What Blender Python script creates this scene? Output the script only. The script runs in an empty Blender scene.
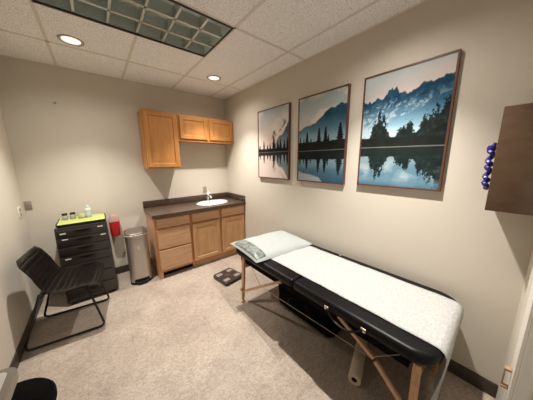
import bpy, bmesh, math, random
import numpy as np
from mathutils import Vector, Matrix
random.seed(7)
PI = math.pi
scn = bpy.context.scene
COL = scn.collection
W, D, H = 2.58, 3.60, 2.6635          # room: x from -W to 0, y from -D to 0, z from 0 to H

# ------------------------------------------------------------------ helpers
def srgb(r, g, b):
    f = lambda c: (c/255/12.92) if c/255 <= .04045 else ((c/255+.055)/1.055)**2.4
    return (f(r), f(g), f(b), 1)

def mat(name, col, rough=.5, metal=0, spec=.5, bump=None, vary=None, trans=0, emit=None, coat=0, sheen=0, alpha=1):
    """principled material; bump=(scale,strength); vary=(scale,col2,stretch)"""
    m = bpy.data.materials.new(name); m.use_nodes = True
    nt = m.node_tree; b = nt.nodes['Principled BSDF']
    b.inputs['Base Color'].default_value = col
    b.inputs['Roughness'].default_value = rough
    b.inputs['Metallic'].default_value = metal
    b.inputs['Specular IOR Level'].default_value = spec
    b.inputs['Transmission Weight'].default_value = trans
    b.inputs['Coat Weight'].default_value = coat
    b.inputs['Sheen Weight'].default_value = sheen
    b.inputs['Alpha'].default_value = alpha
    if emit:
        b.inputs['Emission Color'].default_value = emit[0]; b.inputs['Emission Strength'].default_value = emit[1]
    tc = nt.nodes.new('ShaderNodeTexCoord')
    def noise(scale, stretch=(1, 1, 1), detail=4):
        mp = nt.nodes.new('ShaderNodeMapping'); mp.inputs['Scale'].default_value = stretch
        nt.links.new(tc.outputs['Object'], mp.inputs['Vector'])
        n = nt.nodes.new('ShaderNodeTexNoise'); n.inputs['Scale'].default_value = scale; n.inputs['Detail'].default_value = detail
        nt.links.new(mp.outputs[0], n.inputs['Vector'])
        return n
    if vary:
        n = noise(vary[0], vary[2] if len(vary) > 2 else (1, 1, 1))
        r = nt.nodes.new('ShaderNodeValToRGB')
        r.color_ramp.elements[0].position = .35; r.color_ramp.elements[1].position = .65
        r.color_ramp.elements[0].color = col; r.color_ramp.elements[1].color = vary[1]
        nt.links.new(n.outputs['Fac'], r.inputs[0]); nt.links.new(r.outputs[0], b.inputs['Base Color'])
    if bump:
        n = noise(bump[0], bump[2] if len(bump) > 2 else (1, 1, 1))
        bp = nt.nodes.new('ShaderNodeBump'); bp.inputs['Strength'].default_value = bump[1]; bp.inputs['Distance'].default_value = .004
        nt.links.new(n.outputs['Fac'], bp.inputs['Height']); nt.links.new(bp.outputs[0], b.inputs['Normal'])
    return m

def smooth(me, ang=40):
    for p in me.polygons: p.use_smooth = True
    try: me.set_sharp_from_angle(angle=math.radians(ang))
    except Exception: pass

def obj(name, bm, m, parent=None, loc=(0, 0, 0), rot=(0, 0, 0), kind=None, label=None, sharp=40):
    bmesh.ops.recalc_face_normals(bm, faces=bm.faces)
    me = bpy.data.meshes.new(name); bm.to_mesh(me); bm.free()
    smooth(me, sharp)
    for k in (m if isinstance(m, (list, tuple)) else [m]): me.materials.append(k)
    o = bpy.data.objects.new(name, me); COL.objects.link(o)
    o.location = loc; o.rotation_euler = rot
    if parent: o.parent = parent
    if kind: o['kind'] = kind
    if label: o['label'] = label
    return o

def thing(name, label, cat, loc=(0, 0, 0), rotz=0, group=None):
    o = bpy.data.objects.new(name, None); COL.objects.link(o)
    o.empty_display_size = .05
    o.location = loc; o.rotation_euler = (0, 0, rotz)
    o['label'] = label; o['category'] = cat
    if group: o['group'] = group
    return o

def tag(o, label, cat, group=None):
    o['label'] = label; o['category'] = cat
    if group: o['group'] = group
    return o

def NB(): return bmesh.new()

def box(bm, x0, x1, y0, y1, z0, z1, bev=0, seg=2, M=None, mi=0):
    r = bmesh.ops.create_cube(bm, size=1)
    vs = r['verts']
    for v in vs:
        v.co = Vector(((x0+x1)/2+v.co.x*(x1-x0), (y0+y1)/2+v.co.y*(y1-y0), (z0+z1)/2+v.co.z*(z1-z0)))
    fs = set(f for v in vs for f in v.link_faces)
    if bev:
        es = list(set(e for v in vs for e in v.link_edges))
        r = bmesh.ops.bevel(bm, geom=es, offset=bev, segments=seg, profile=.5, affect='EDGES')
        fs = set(r['faces']) | set(f for f in fs if f.is_valid)
        vs = list(set(v for f in fs for v in f.verts))
    for f in fs:
        if f.is_valid: f.material_index = mi
    if M is not None:
        for v in vs: v.co = M @ v.co
    return vs

def rings(bm, R, cap=True, close=True, mi=0):
    """loft rings of points"""
    vv = [[bm.verts.new(p) for p in r] for r in R]
    n = len(R[0])
    for a, b in zip(vv[:-1], vv[1:]):
        for i in range(n if close else n-1):
            f = bm.faces.new((a[i], a[(i+1) % n], b[(i+1) % n], b[i])); f.material_index = mi
    if cap:
        bm.faces.new(vv[0][::-1]).material_index = mi; bm.faces.new(vv[-1]).material_index = mi
    return vv

def lathe(bm, prof, c=(0, 0, 0), n=32, M=None, sx=1, sy=1, mi=0, cap=True):
    R = []
    for r, z in prof:
        R.append([Vector((c[0]+sx*max(r, 1e-4)*math.cos(2*PI*i/n), c[1]+sy*max(r, 1e-4)*math.sin(2*PI*i/n), c[2]+z)) for i in range(n)])
    if M is not None: R = [[M @ p for p in r] for r in R]
    return rings(bm, R, cap, mi=mi)

def catmull(P, k=6, closed=False):
    P = [Vector(p) for p in P]
    out = []
    n = len(P)
    rng = range(n if closed else n-1)
    for i in rng:
        p0 = P[(i-1) % n] if closed or i > 0 else P[0]*2-P[1]
        p1 = P[i]; p2 = P[(i+1) % n]
        p3 = P[(i+2) % n] if closed or i+2 < n else P[-1]*2-P[-2]
        for j in range(k):
            t = j/k
            out.append(.5*((2*p1)+(-p0+p2)*t+(2*p0-5*p1+4*p2-p3)*t*t+(-p0+3*p1-3*p2+p3)*t**3))
    if not closed: out.append(P[-1])
    return out

def fillet(P, r, k=5):
    """polyline with rounded corners"""
    P = [Vector(p) for p in P]; out = [P[0]]
    for a, b, c in zip(P[:-2], P[1:-1], P[2:]):
        u = (a-b); v = (c-b); rr = min(r, u.length*.45, v.length*.45)
        s = b+u.normalized()*rr; e = b+v.normalized()*rr
        for j in range(k+1):
            t = j/k; out.append((1-t)**2*s+2*t*(1-t)*b+t*t*e)
    out.append(P[-1]); return out

def tube(bm, path, r, n=10, closed=False, taper=None, mi=0):
    P = [Vector(p) for p in path]; m = len(P)
    T = []
    for i in range(m):
        a = P[i-1] if (closed or i > 0) else P[i]; b = P[(i+1) % m] if (closed or i < m-1) else P[i]
        T.append((b-a).normalized())
    up = Vector((0, 0, 1)) if abs(T[0].z) < .9 else Vector((1, 0, 0))
    N = (up-T[0]*up.dot(T[0])).normalized(); R = []
    for i in range(m):
        N = (N-T[i]*N.dot(T[i])).normalized(); B = T[i].cross(N)
        rr = r if taper is None else taper(i/(m-1))*r
        R.append([P[i]+(N*math.cos(2*PI*j/n)+B*math.sin(2*PI*j/n))*rr for j in range(n)])
    if closed:
        R.append(R[0]); return rings(bm, R, cap=False, mi=mi)
    return rings(bm, R, mi=mi)

def rrect(cx, cy, w, d, r, z, k=6):
    """rounded rectangle outline"""
    pts = []
    r = max(min(r, w/2-1e-4, d/2-1e-4), 1e-4)
    for sx, sy, a0 in ((1, 1, 0), (-1, 1, PI/2), (-1, -1, PI), (1, -1, 3*PI/2)):
        for j in range(k+1):
            a = a0+PI/2*j/k
            pts.append(Vector((cx+sx*(w/2-r)+r*math.cos(a), cy+sy*(d/2-r)+r*math.sin(a), z)))
    return pts

def slab(bm, cx, cy, w, d, r, z0, z1, e, k=8, seg=5, mi=0):
    """rounded slab with edge radius e"""
    R = []
    for j in range(seg+1):
        a = PI/2*j/seg; ins = e*(1-math.sin(a)); R.append(rrect(cx, cy, w-2*ins, d-2*ins, r-ins, z0+e*(1-math.cos(a)), k))
    for j in range(seg+1):
        a = PI/2*j/seg; ins = e*(1-math.cos(a)); R.append(rrect(cx, cy, w-2*ins, d-2*ins, r-ins, z1-e*(1-math.sin(a)), k))
    rings(bm, R, mi=mi)

# ------------------------------------------------------------------ materials
def wood(name, c1, c2, stretch, rough=.38, scale=9):
    m = bpy.data.materials.new(name); m.use_nodes = True; nt = m.node_tree; b = nt.nodes['Principled BSDF']
    tc = nt.nodes.new('ShaderNodeTexCoord'); mp = nt.nodes.new('ShaderNodeMapping'); mp.inputs['Scale'].default_value = stretch
    n = nt.nodes.new('ShaderNodeTexNoise'); n.inputs['Scale'].default_value = scale; n.inputs['Detail'].default_value = 6; n.inputs['Distortion'].default_value = .6
    n2 = nt.nodes.new('ShaderNodeTexNoise'); n2.inputs['Scale'].default_value = scale*9; n2.inputs['Detail'].default_value = 2
    r = nt.nodes.new('ShaderNodeValToRGB'); r.color_ramp.elements[0].position = .3; r.color_ramp.elements[1].position = .7
    r.color_ramp.elements[0].color = c1; r.color_ramp.elements[1].color = c2
    mx = nt.nodes.new('ShaderNodeMix'); mx.data_type = 'RGBA'; mx.blend_type = 'MULTIPLY'
    rr = nt.nodes.new('ShaderNodeValToRGB'); rr.color_ramp.elements[0].color = (.78, .74, .7, 1); rr.color_ramp.elements[0].position = .35; rr.color_ramp.elements[1].position = .55
    L = nt.links
    L.new(tc.outputs['Object'], mp.inputs[0]); L.new(mp.outputs[0], n.inputs['Vector']); L.new(mp.outputs[0], n2.inputs['Vector'])
    L.new(n.outputs['Fac'], r.inputs[0]); L.new(n2.outputs['Fac'], rr.inputs[0])
    mx.inputs[0].default_value = .6
    L.new(r.outputs[0], mx.inputs[6]); L.new(rr.outputs[0], mx.inputs[7]); L.new(mx.outputs[2], b.inputs['Base Color'])
    b.inputs['Roughness'].default_value = rough
    return m

M = {}
M['oak_v'] = wood('oak_vertical', srgb(198, 148, 108), srgb(216, 172, 132), (3, 3, .45))
M['oak_h'] = wood('oak_horizontal', srgb(198, 152, 114), srgb(218, 178, 140), (.45, 3, 3))
M['oak_p'] = wood('oak_panel', srgb(196, 150, 104), srgb(212, 170, 124), (2.5, 2.5, .4))
M['oak_f'] = wood('oak_frame', srgb(182, 122, 76), srgb(202, 144, 96), (3, 3, .45))
M['oak_up'] = wood('honey_oak', srgb(176, 118, 62), srgb(194, 136, 76), (3, 3, .45))
M['oak_uph'] = wood('honey_oak_horizontal', srgb(176, 118, 62), srgb(194, 136, 76), (.45, 3, 3))
M['beech'] = wood('beech', srgb(196, 150, 112), srgb(212, 170, 132), (3, 3, .5), .45)
M['frame'] = wood('walnut_frame', srgb(84, 50, 36), srgb(104, 66, 48), (2, 2, .5), .45)
M['espresso'] = wood('dark_laminate', srgb(88, 68, 52), srgb(98, 77, 60), (1, .3, .6), .3, 5)
M['counter'] = mat('brown_laminate', srgb(64, 51, 41), .32, vary=(60, srgb(88, 71, 58)))
M['white_ceramic'] = mat('white_ceramic', srgb(240, 236, 228), .15, coat=.5)
M['chrome'] = mat('chrome', (.8, .8, .82, 1), .12, 1)
M['steel'] = mat('brushed_steel', srgb(196, 190, 182), .42, .85, bump=(40, .08, (8, 8, .2)))
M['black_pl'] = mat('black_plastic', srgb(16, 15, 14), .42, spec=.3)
M['black_gl'] = mat('black_drawer', srgb(54, 49, 46), .35)
M['black_vinyl'] = mat('black_vinyl', srgb(7, 6, 7), .4, spec=.22, bump=(120, .15))
M['black_fabric'] = mat('black_fabric', srgb(9, 8, 9), .95, spec=.12, bump=(200, .3))
M['chair_vinyl'] = mat('dark_brown_vinyl', srgb(24, 20, 16), .26, bump=(90, .12))
M['black_metal'] = mat('black_metal', srgb(18, 17, 17), .4)
M['base'] = mat('dark_vinyl_base', srgb(64, 54, 47), .5)
M['white_pl'] = mat('white_plastic', srgb(228, 222, 208), .4)
M['beige_pl'] = mat('beige_plastic', srgb(176, 160, 138), .45)
M['grey_pl'] = mat('grey_plastic', srgb(150, 140, 126), .45)
M['lime'] = mat('lime_cloth', srgb(168, 175, 104), .8, bump=(150, .4))
M['red'] = mat('red_plastic', srgb(196, 24, 34), .3)
M['clear'] = mat('frosted_clear', srgb(206, 168, 158), .25, trans=.45)
M['glass'] = mat('jar_glass', srgb(205, 205, 200), .1, trans=.6)
M['blue_label'] = mat('pale_blue_label', srgb(190, 205, 216), .4)
M['cotton'] = mat('white_cotton', srgb(214, 214, 208), .9)
M['greenwhite'] = mat('green_white_tape', srgb(186, 184, 150), .7)
M['paper'] = mat('white_sheet', srgb(172, 172, 170), .85, bump=(70, 1), vary=(90, srgb(192, 192, 190)))
M['pillow'] = mat('pillow_case', srgb(172, 178, 175), .8, bump=(30, .6))
M['pillow_in'] = mat('pillow_inner', srgb(84, 92, 88), .3, bump=(50, 1), vary=(25, srgb(140, 148, 142)))
M['roll'] = mat('paper_roll', srgb(214, 200, 178), .85)
M['card'] = mat('cardboard_core', srgb(60, 44, 34), .9)
M['cable'] = mat('steel_cable', srgb(168, 150, 128), .45, .3)
M['brass'] = mat('nickel_buckle', srgb(214, 204, 184), .3, .6)
M['purple'] = mat('purple_vinyl', srgb(40, 32, 112), .35)
M['door_grey'] = mat('pale_grey_door', srgb(200, 204, 204), .5)
M['doorframe'] = mat('white_door_frame', srgb(226, 222, 212), .45)
M['tan'] = mat('tan_bracket', srgb(160, 132, 106), .5)
M['label'] = mat('white_sticker', srgb(235, 232, 222), .5)
M['paper_top'] = mat('white_paper', srgb(240, 240, 238), .7)
M['edge_grey'] = mat('grey_edge_band', srgb(158, 150, 138), .4)
M['lamp_glass'] = mat('lamp_diffuser', srgb(250, 245, 235), .3, emit=((1, .94, .88, 1), .8))
M['trim_white'] = mat('lamp_trim', srgb(176, 168, 158), .35, .3)
M['reflector'] = mat('lamp_reflector', (.8, .78, .74, 1), .2, 1, bump=(60, .3))
M['louver'] = mat('louver_aluminium', srgb(205, 212, 208), .42, .6)
M['louver_in'] = mat('fixture_enamel', srgb(226, 234, 230), .45)
M['tube_off'] = mat('fluorescent_tube', srgb(206, 214, 212), .3)

# wall: painted plaster with slight orange peel
M['wall'] = mat('beige_wall_paint', srgb(211, 203, 188), .75, bump=(160, .25), vary=(1.2, srgb(208, 200, 185)))
M['grid'] = mat('ceiling_grid', srgb(222, 214, 202), .6)

def ceiling_mat():
    m = bpy.data.materials.new('acoustic_tile'); m.use_nodes = True; nt = m.node_tree; b = nt.nodes['Principled BSDF']; L = nt.links
    tc = nt.nodes.new('ShaderNodeTexCoord')
    n = nt.nodes.new('ShaderNodeTexNoise'); n.inputs['Scale'].default_value = 110; n.inputs['Detail'].default_value = 3; n.inputs['Distortion'].default_value = .8
    r = nt.nodes.new('ShaderNodeValToRGB'); e = r.color_ramp.elements
    e[0].position = .40; e[0].color = srgb(216, 210, 204); e[1].position = .50; e[1].color = srgb(252, 250, 248)
    L.new(tc.outputs['Object'], n.inputs['Vector']); L.new(n.outputs['Fac'], r.inputs[0]); L.new(r.outputs[0], b.inputs['Base Color'])
    bp = nt.nodes.new('ShaderNodeBump'); bp.inputs['Strength'].default_value = .6; bp.inputs['Distance'].default_value = .004
    L.new(n.outputs['Fac'], bp.inputs['Height']); L.new(bp.outputs[0], b.inputs['Normal'])
    b.inputs['Roughness'].default_value = .9
    return m
M['tile'] = ceiling_mat()

def floor_mat():
    m = bpy.data.materials.new('sheet_vinyl_floor'); m.use_nodes = True; nt = m.node_tree; b = nt.nodes['Principled BSDF']; L = nt.links
    tc = nt.nodes.new('ShaderNodeTexCoord')
    def noise(scale, det, dist, st=(1, 1, 1), rot=0):
        mp = nt.nodes.new('ShaderNodeMapping'); mp.inputs['Scale'].default_value = st; mp.inputs['Rotation'].default_value = (0, 0, rot)
        L.new(tc.outputs['Object'], mp.inputs[0])
        n = nt.nodes.new('ShaderNodeTexNoise'); n.inputs['Scale'].default_value = scale; n.inputs['Detail'].default_value = det; n.inputs['Distortion'].default_value = dist
        L.new(mp.outputs[0], n.inputs['Vector']); return n
    def ramp(n, p0, c0, p1, c1):
        r = nt.nodes.new('ShaderNodeValToRGB'); e = r.color_ramp.elements
        e[0].position = p0; e[0].color = c0; e[1].position = p1; e[1].color = c1
        L.new(n, r.inputs[0]); return r.outputs[0]
    def mix(a, bb, f, mode='MULTIPLY'):
        x = nt.nodes.new('ShaderNodeMix'); x.data_type = 'RGBA'; x.blend_type = mode; x.inputs[0].default_value = f
        L.new(a, x.inputs[6]); L.new(bb, x.inputs[7]); return x.outputs[2]
    base = ramp(noise(3.2, 5, .5).outputs['Fac'], .3, srgb(170, 155, 141), .7, srgb(190, 176, 161))
    st = ramp(noise(20, 7, 2.4, (1, 1.9, 1), .6).outputs['Fac'], .40, (.72, .71, .70, 1), .55, (1, 1, 1, 1))
    st2 = ramp(noise(30, 6, 2.6, (2.0, 1, 1), .35).outputs['Fac'], .42, (.78, .77, .76, 1), .54, (1, 1, 1, 1))
    c = mix(mix(base, st, .8), st2, .8)
    br = nt.nodes.new('ShaderNodeTexBrick'); br.offset = 0; br.inputs['Scale'].default_value = 1
    br.inputs['Color1'].default_value = (1, 1, 1, 1); br.inputs['Color2'].default_value = (.955, .955, .955, 1); br.inputs['Mortar'].default_value = (.86, .84, .82, 1)
    br.inputs['Brick Width'].default_value = .305; br.inputs['Row Height'].default_value = .305; br.inputs['Mortar Size'].default_value = .003
    L.new(tc.outputs['Object'], br.inputs['Vector'])
    c = mix(c, br.outputs['Color'], .8)
    L.new(c, b.inputs['Base Color'])
    b.inputs['Roughness'].default_value = .42; b.inputs['Specular IOR Level'].default_value = .35
    return m
M['floor'] = floor_mat()

# ------------------------------------------------------------------ the room
T = .12
def struct(name, bm, m, parent=None, **k): return obj(name, bm, m, parent, kind='structure', **k)
DX0, DX1, DZ = -1.60, -.67, 2.05       # doorway in the front wall
bm = NB(); box(bm, -W-T, T, -D-T, T, -.1, 0); struct('floor', bm, M['floor'])
bm = NB(); box(bm, -W-T, T, 0, T, 0, H); struct('wall_back', bm, M['wall'])
bm = NB(); box(bm, 0, T, -D-T, 0, 0, H); struct('wall_right', bm, M['wall'])
bm = NB(); box(bm, -W-T, -W, -D-T, 0, 0, H); struct('wall_left', bm, M['wall'])
bm = NB(); box(bm, -W, DX0, -D-T, -D, 0, H); box(bm, DX1, 0, -D-T, -D, 0, H); box(bm, DX0, DX1, -D-T, -D, DZ, H)
struct('wall_front', bm, M['wall'])
bm = NB(); box(bm, DX0+.03, DX1-.03, -D-.09, -D-.045, .005, DZ-.03, .003)
door = struct('door_1', bm, M['door_grey'])
bm = NB()
box(bm, DX0, DX0+.03, -D-T, -D, 0, DZ-.03); box(bm, DX1-.03, DX1, -D-T, -D, 0, DZ-.03); box(bm, DX0, DX1, -D-T, -D, DZ-.03, DZ)
box(bm, DX0-.05, DX0+.02, -D, -D+.012, 0, DZ+.05, .003); box(bm, DX1-.02, DX1+.13, -D, -D+.012, 0, DZ+.05, .003); box(bm, DX0-.05, DX1+.05, -D, -D+.012, DZ-.02, DZ+.05, .003)
struct('trim_1', bm, M['doorframe'])
bm = NB(); lathe(bm, [(.0, 0), (.026, 0), (.026, .008), (.012, .014), (.012, .05), (.0, .05)], M=Matrix.Translation((DX0+.09, -D-.045, 1.0)) @ Matrix.Rotation(-PI/2, 4, 'X'))
box(bm, DX0+.08, DX0+.2, -D-.005, -D+.012, .99, 1.01, .005); obj('door_handle', bm, M['chrome'], door)

# baseboards (vinyl cove)
def baseb(name, x0, x1, y0, y1, bevel=.003):
    bm = NB(); box(bm, x0, x1, y0, y1, 0, .105, bevel); struct(name, bm, M['base'])
baseb('baseboard_back', -W+.01, -1.405, -.01, 0)
baseb('baseboard_left', -W, -W+.01, -D, 0)
baseb('baseboard_right', -.01, 0, -D, -.60)
baseb('baseboard_front', -W+.01, DX0-.05, -D, -D+.01)

# ceiling: one mesh with an opening for the troffer, tee grid lying just below it
G = .6096
X4, YA = -.2704, -.6325
Lx = lambda n: X4-G*(4-n)
LX0, LX1 = Lx(1), Lx(3); LY0, LY1 = YA-2*G, YA-G
bm = NB()
box(bm, -W, LX0, -D, 0, H, H+.03); box(bm, LX1, 0, -D, 0, H, H+.03)
box(bm, LX0, LX1, LY1, 0, H, H+.03); box(bm, LX0, LX1, -D, LY0, H, H+.03)
struct('ceiling', bm, M['tile'])
bm = NB(); box(bm, -W-T, T, -D-T, T, H+.25, H+.3); struct('ceiling_slab', bm, M['wall'])
def tee(bm, x0, x1, y0, y1): box(bm, x0, x1, y0, y1, H-.003, H+.004)
bm = NB(); h = .012
for x in (Lx(0), Lx(1), Lx(3), Lx(4)):
    if x > -W+.02: tee(bm, x-h, x+h, -D, 0)
tee(bm, Lx(2)-h, Lx(2)+h, LY1, 0); tee(bm, Lx(2)-h, Lx(2)+h, -D, LY0)
for y in (YA, YA-2*G, YA-4*G): tee(bm, -W, 0, y-h, y+h)
tee(bm, LX0, LX1, LY1-h, LY1+h)
tee(bm, -W, 0, -.02, 0); tee(bm, -.02, 0, -D, 0); tee(bm, -W, -W+.02, -D, 0); tee(bm, -W, 0, -D, -D+.02)
struct('ceiling_grid', bm, M['grid'])

# ------------------------------------------------------------------ fluorescent troffer (switched off)
cx, cy = (LX0+LX1)/2, (LY0+LY1)/2
t = thing('ceiling_light', 'long rectangular fluorescent ceiling fixture, switched off, with metal louver grid', 'ceiling light', (cx, cy, H))
lw, ld = G*2-.024, G-.024
bm = NB()
for s in (-1, 1):
    box(bm, s*lw/2-.006, s*lw/2+.006, -ld/2-.009, ld/2+.009, -.008, .0)
    box(bm, -lw/2, lw/2, s*ld/2-.009, s*ld/2+.009, -.008, .0)
obj('frame', bm, M['black_metal'], t)
bm = NB()
box(bm, -lw/2, lw/2, -ld/2, ld/2, .145, .15)
for s in (-1, 1):
    box(bm, s*lw/2-.002, s*lw/2+.002, -ld/2, ld/2, 0, .15); box(bm, -lw/2, lw/2, s*ld/2-.002, s*ld/2+.002, 0, .15)
obj('housing', bm, M['louver_in'], t)
bm = NB()
def blade(bm, a, b, ax, wb=.022, wt=.003, hh=.088):
    """parabolic louver blade: wide at the bottom"""
    prof = [(-wb/2, .002), (-wb/2*.62, .012), (-wb/2*.35, .028), (-wt/2, hh), (wt/2, hh), (wb/2*.35, .028), (wb/2*.62, .012), (wb/2, .002)]
    R = []
    for p in (a, b):
        R.append([Vector((p[0]+(o if ax == 'y' else 0), p[1]+(o if ax == 'x' else 0), z)) for o, z in prof])
    rings(bm, R)
for i in range(1, 3):
    y = -ld/2+ld*i/3; blade(bm, (-lw/2+.008, y), (lw/2-.008, y), 'x')
for i in range(1, 6):
    x = -lw/2+lw*i/6; blade(bm, (x, -ld/2+.008), (x, ld/2-.008), 'y', .016)
for s in (-1, 1):
    blade(bm, (-lw/2+.008, s*(ld/2-.012)), (lw/2-.008, s*(ld/2-.012)), 'x', .014)
obj('louver', bm, M['louver'], t)
for i in range(3):
    bm = NB(); y = -ld/2+ld*(i+.5)/3
    tube(bm, [(-lw/2+.02, y, .105), (lw/2-.02, y, .105)], .0127, 12); obj('fluorescent_tube', bm, M['tube_off'], t)

# ------------------------------------------------------------------ recessed downlights
def downlight(loc):
    t = thing('downlight', 'x', 'ceiling light', loc, 0, 'recessed downlights')
    bm = NB(); R = []
    for r, z in ((.070, .0), (.074, -.006), (.088, -.007), (.092, -.001), (.092, 0)):
        R.append([Vector((r*math.cos(2*PI*i/40), r*math.sin(2*PI*i/40), z)) for i in range(40)])
    rings(bm, R, cap=False); obj('trim_ring', bm, M['trim_white'], t)
    bm = NB(); R = []
    for r, z in ((.0705, -.003), (.069, .002), (.067, .008), (.060, .012)):
        R.append([Vector((r*(1+.02*math.cos(i*PI))*math.cos(2*PI*i/40), r*math.sin(2*PI*i/40), z)) for i in range(40)])
    rings(bm, R, cap=False); obj('reflector', bm, M['reflector'], t)
    bm = NB(); lathe(bm, [(.0, -.016), (.030, -.014), (.052, -.009), (.066, -.002), (.066, .004), (.0, .004)], n=32); obj('bulb', bm, M['lamp_glass'], t)
    return t
DL = [(-1.93, -.785), (-.56, -.785), (-.56, -2.82)]
DLlab = ['round recessed downlight in the ceiling near the left wall, beside the long fluorescent fixture',
         'small round recessed downlight shining above the sink counter, nearest the right back corner',
         'round recessed downlight over the foot end of the massage table']
first = downlight((DL[0][0], DL[0][1], H)); first['label'] = DLlab[0]
for (x, y), lb in list(zip(DL, DLlab))[1:]:
    c = first.copy(); COL.objects.link(c); c.location = (x, y, H); c['label'] = lb
    for ch in list(first.children):
        k = ch.copy(); COL.objects.link(k); k.parent = c
LIGHT_E = [.80, .92, 1.02]
for (x, y), e in zip(DL, LIGHT_E):
    for nm, en, deg, bl in (('downlight_beam', 225, 92, 1), ('downlight_spill', 30, 160, 1)):      # the reflector's narrow beam and its wide spill
        ld_ = bpy.data.lights.new(nm, 'SPOT'); ld_.energy = e*en; ld_.color = (1, .945, .885)
        ld_.spot_size = math.radians(deg); ld_.spot_blend = bl; ld_.shadow_soft_size = .025
        lo = bpy.data.objects.new(nm, ld_); COL.objects.link(lo); lo.location = (x, y, H-.03)

# ------------------------------------------------------------------ cabinets
def door_bm(w, h, t=.02, stile=.05):
    """raised panel door, lying in xz, centred on x, bottom at z=0, front at y=-t"""
    bm = NB(); R = []
    for ins, d in ((0, 0), (0, t-.004), (.004, t), (stile, t), (stile+.005, t-.009), (stile+.014, t-.010), (stile+.040, t-.003), (stile+.043, t-.003)):
        R.append([Vector((sx*(w/2-ins), -d, (ins if sz == 0 else h-ins))) for sx, sz in ((-1, 0), (1, 0), (1, 1), (-1, 1))])
    rings(bm, R); return bm
def front_bm(w, h, t=.02):
    bm = NB(); R = []
    for ins, d in ((0, 0), (0, t-.006), (.006, t), (.02, t)):
        R.append([Vector((sx*(w/2-ins), -d, (ins if sz == 0 else h-ins))) for sx, sz in ((-1, 0), (1, 0), (1, 1), (-1, 1))])
    rings(bm, R); return bm
FY = -.565                       # face frame front of base cabinets
def carcass(bm, x0, x1, y0, y1, z0, z1, top=False):
    t = .018
    box(bm, x0, x0+t, y0, y1, z0, z1); box(bm, x1-t, x1, y0, y1, z0, z1)
    box(bm, x0+t, x1-t, y0, y1, z0, z0+t); box(bm, x0+t, x1-t, y1-.006, y1, z0+t, z1)
    if top: box(bm, x0+t, x1-t, y0, y1-.006, z1-t, z1)
# drawer base
bx0, bx1 = -1.405, -.932
t = thing('base_cabinet', 'narrow oak base cabinet with three stacked drawers beside the steel trash can', 'cabinet', ((bx0+bx1)/2, 0, 0), 0, 'oak base cabinets')
hw = (bx1-bx0)/2
bm = NB(); carcass(bm, -hw, hw, FY+.02, -.002, .09, .872); obj('carcass', bm, M['oak_v'], t)
bm = NB()
box(bm, -hw, -hw+.03, FY, FY+.02, .09, .872); box(bm, hw-.025, hw, FY, FY+.02, .09, .872)
for z in (.09, .40, .70, .845): box(bm, -hw+.03, hw-.025, FY, FY+.02, z, z+(.03 if z > .09 else .035))
obj('face_frame', bm, M['oak_f'], t)
bm = NB(); box(bm, -hw, -hw+.05, FY+.005, FY+.08, 0, .0895); obj('corner_block', bm, M['oak_v'], t)
for xa in (-hw, hw-.018):
    bm = NB(); box(bm, xa, xa+.018, FY+.101, -.01, 0, .0895); obj('base_panel', bm, M['oak_v'], t)
bm = NB(); box(bm, -hw, hw, FY+.09, FY+.1, .0, .0895); obj('toe_kick', bm, M['black_pl'], t, label='recessed toe kick, coloured black for its shade')  # black board puts the shade of the open recess into the colour
for z0, hh in ((.125, .285), (.43, .275), (.725, .128)):
    o = obj('drawer', front_bm(.425, hh), M['oak_h'], t, loc=(.002, FY, z0))
# sink base
sx0, sx1 = -.93, -.002
t = thing('base_cabinet', 'wide oak sink base cabinet with two raised panel doors under the sink', 'cabinet', ((sx0+sx1)/2, 0, 0), 0, 'oak base cabinets')
hw = (sx1-sx0)/2
bm = NB(); carcass(bm, -hw, hw, FY+.02, -.002, .09, .872); obj('carcass', bm, M['oak_v'], t)
bm = NB()
for x in (-hw, -.0225, hw-.03): box(bm, x, x+(.03 if x != -.0225 else .045), FY, FY+.02, .09, .872)
for z in (.09, .70, .845):
    for xa, xb in ((-hw+.03, -.0225), (.0225, hw-.03)): box(bm, xa, xb, FY, FY+.02, z, z+.03)
obj('face_frame', bm, M['oak_f'], t)
bm = NB(); box(bm, -hw, hw, FY+.05, FY+.065, 0, .09); obj('toe_kick', bm, M['oak_h'], t)
for x in (-.236, .228):
    obj('door', door_bm(.425, .575), M['oak_p'], t, loc=(x, FY, .12))
    obj('false_drawer', front_bm(.425, .128), M['oak_h'], t, loc=(x, FY, .725))

# worktop with an oval hole for the sink
t = thing('countertop', 'dark brown laminate countertop with backsplash above the oak base cabinets', 'countertop', (-.711, -.30, .874))
ox, oy, oz = -.711, -.30, .874
CX0, CX1, CY0, CY1 = -1.425-ox, -.003-ox, -.608-oy, -.003-oy
SX, SY, SA, SB = -.47-ox, -.325-oy, .235, .175
def counter():
    bm = NB(); n = 64; ell = []; rec = []
    for i in range(n):
        a = 2*PI*(i+.5)/n; c, s = math.cos(a), math.sin(a)
        ell.append(Vector((SX+SA*c, SY+SB*s, .04)))
        k = min(((CX1 if c > 0 else CX0)-SX)/c if abs(c) > 1e-6 else 1e9, ((CY1 if s > 0 else CY0)-SY)/s if abs(s) > 1e-6 else 1e9)
        rec.append(Vector((SX+k*c, SY+k*s, .04)))
    # snap nearest points to the corners
    for cxx in (CX0, CX1):
        for cyy in (CY0, CY1):
            q = min(rec, key=lambda p: (p.x-cxx)**2+(p.y-cyy)**2); q.x, q.y = cxx, cyy
    dn = lambda P, z: [Vector((p.x, p.y, z)) for p in P]
    R = [dn(ell, 0), ell, rec, dn(rec, 0), dn(ell, 0)]
    rings(bm, R, cap=False); bmesh.ops.remove_doubles(bm, verts=bm.verts, dist=1e-5)
    return bm
obj('worktop', counter(), M['counter'], t, sharp=20)
bm = NB(); box(bm, CX0, CX1, CY1-.02, CY1, .04, .142, .002); obj('backsplash', bm, M['counter'], t)
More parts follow.
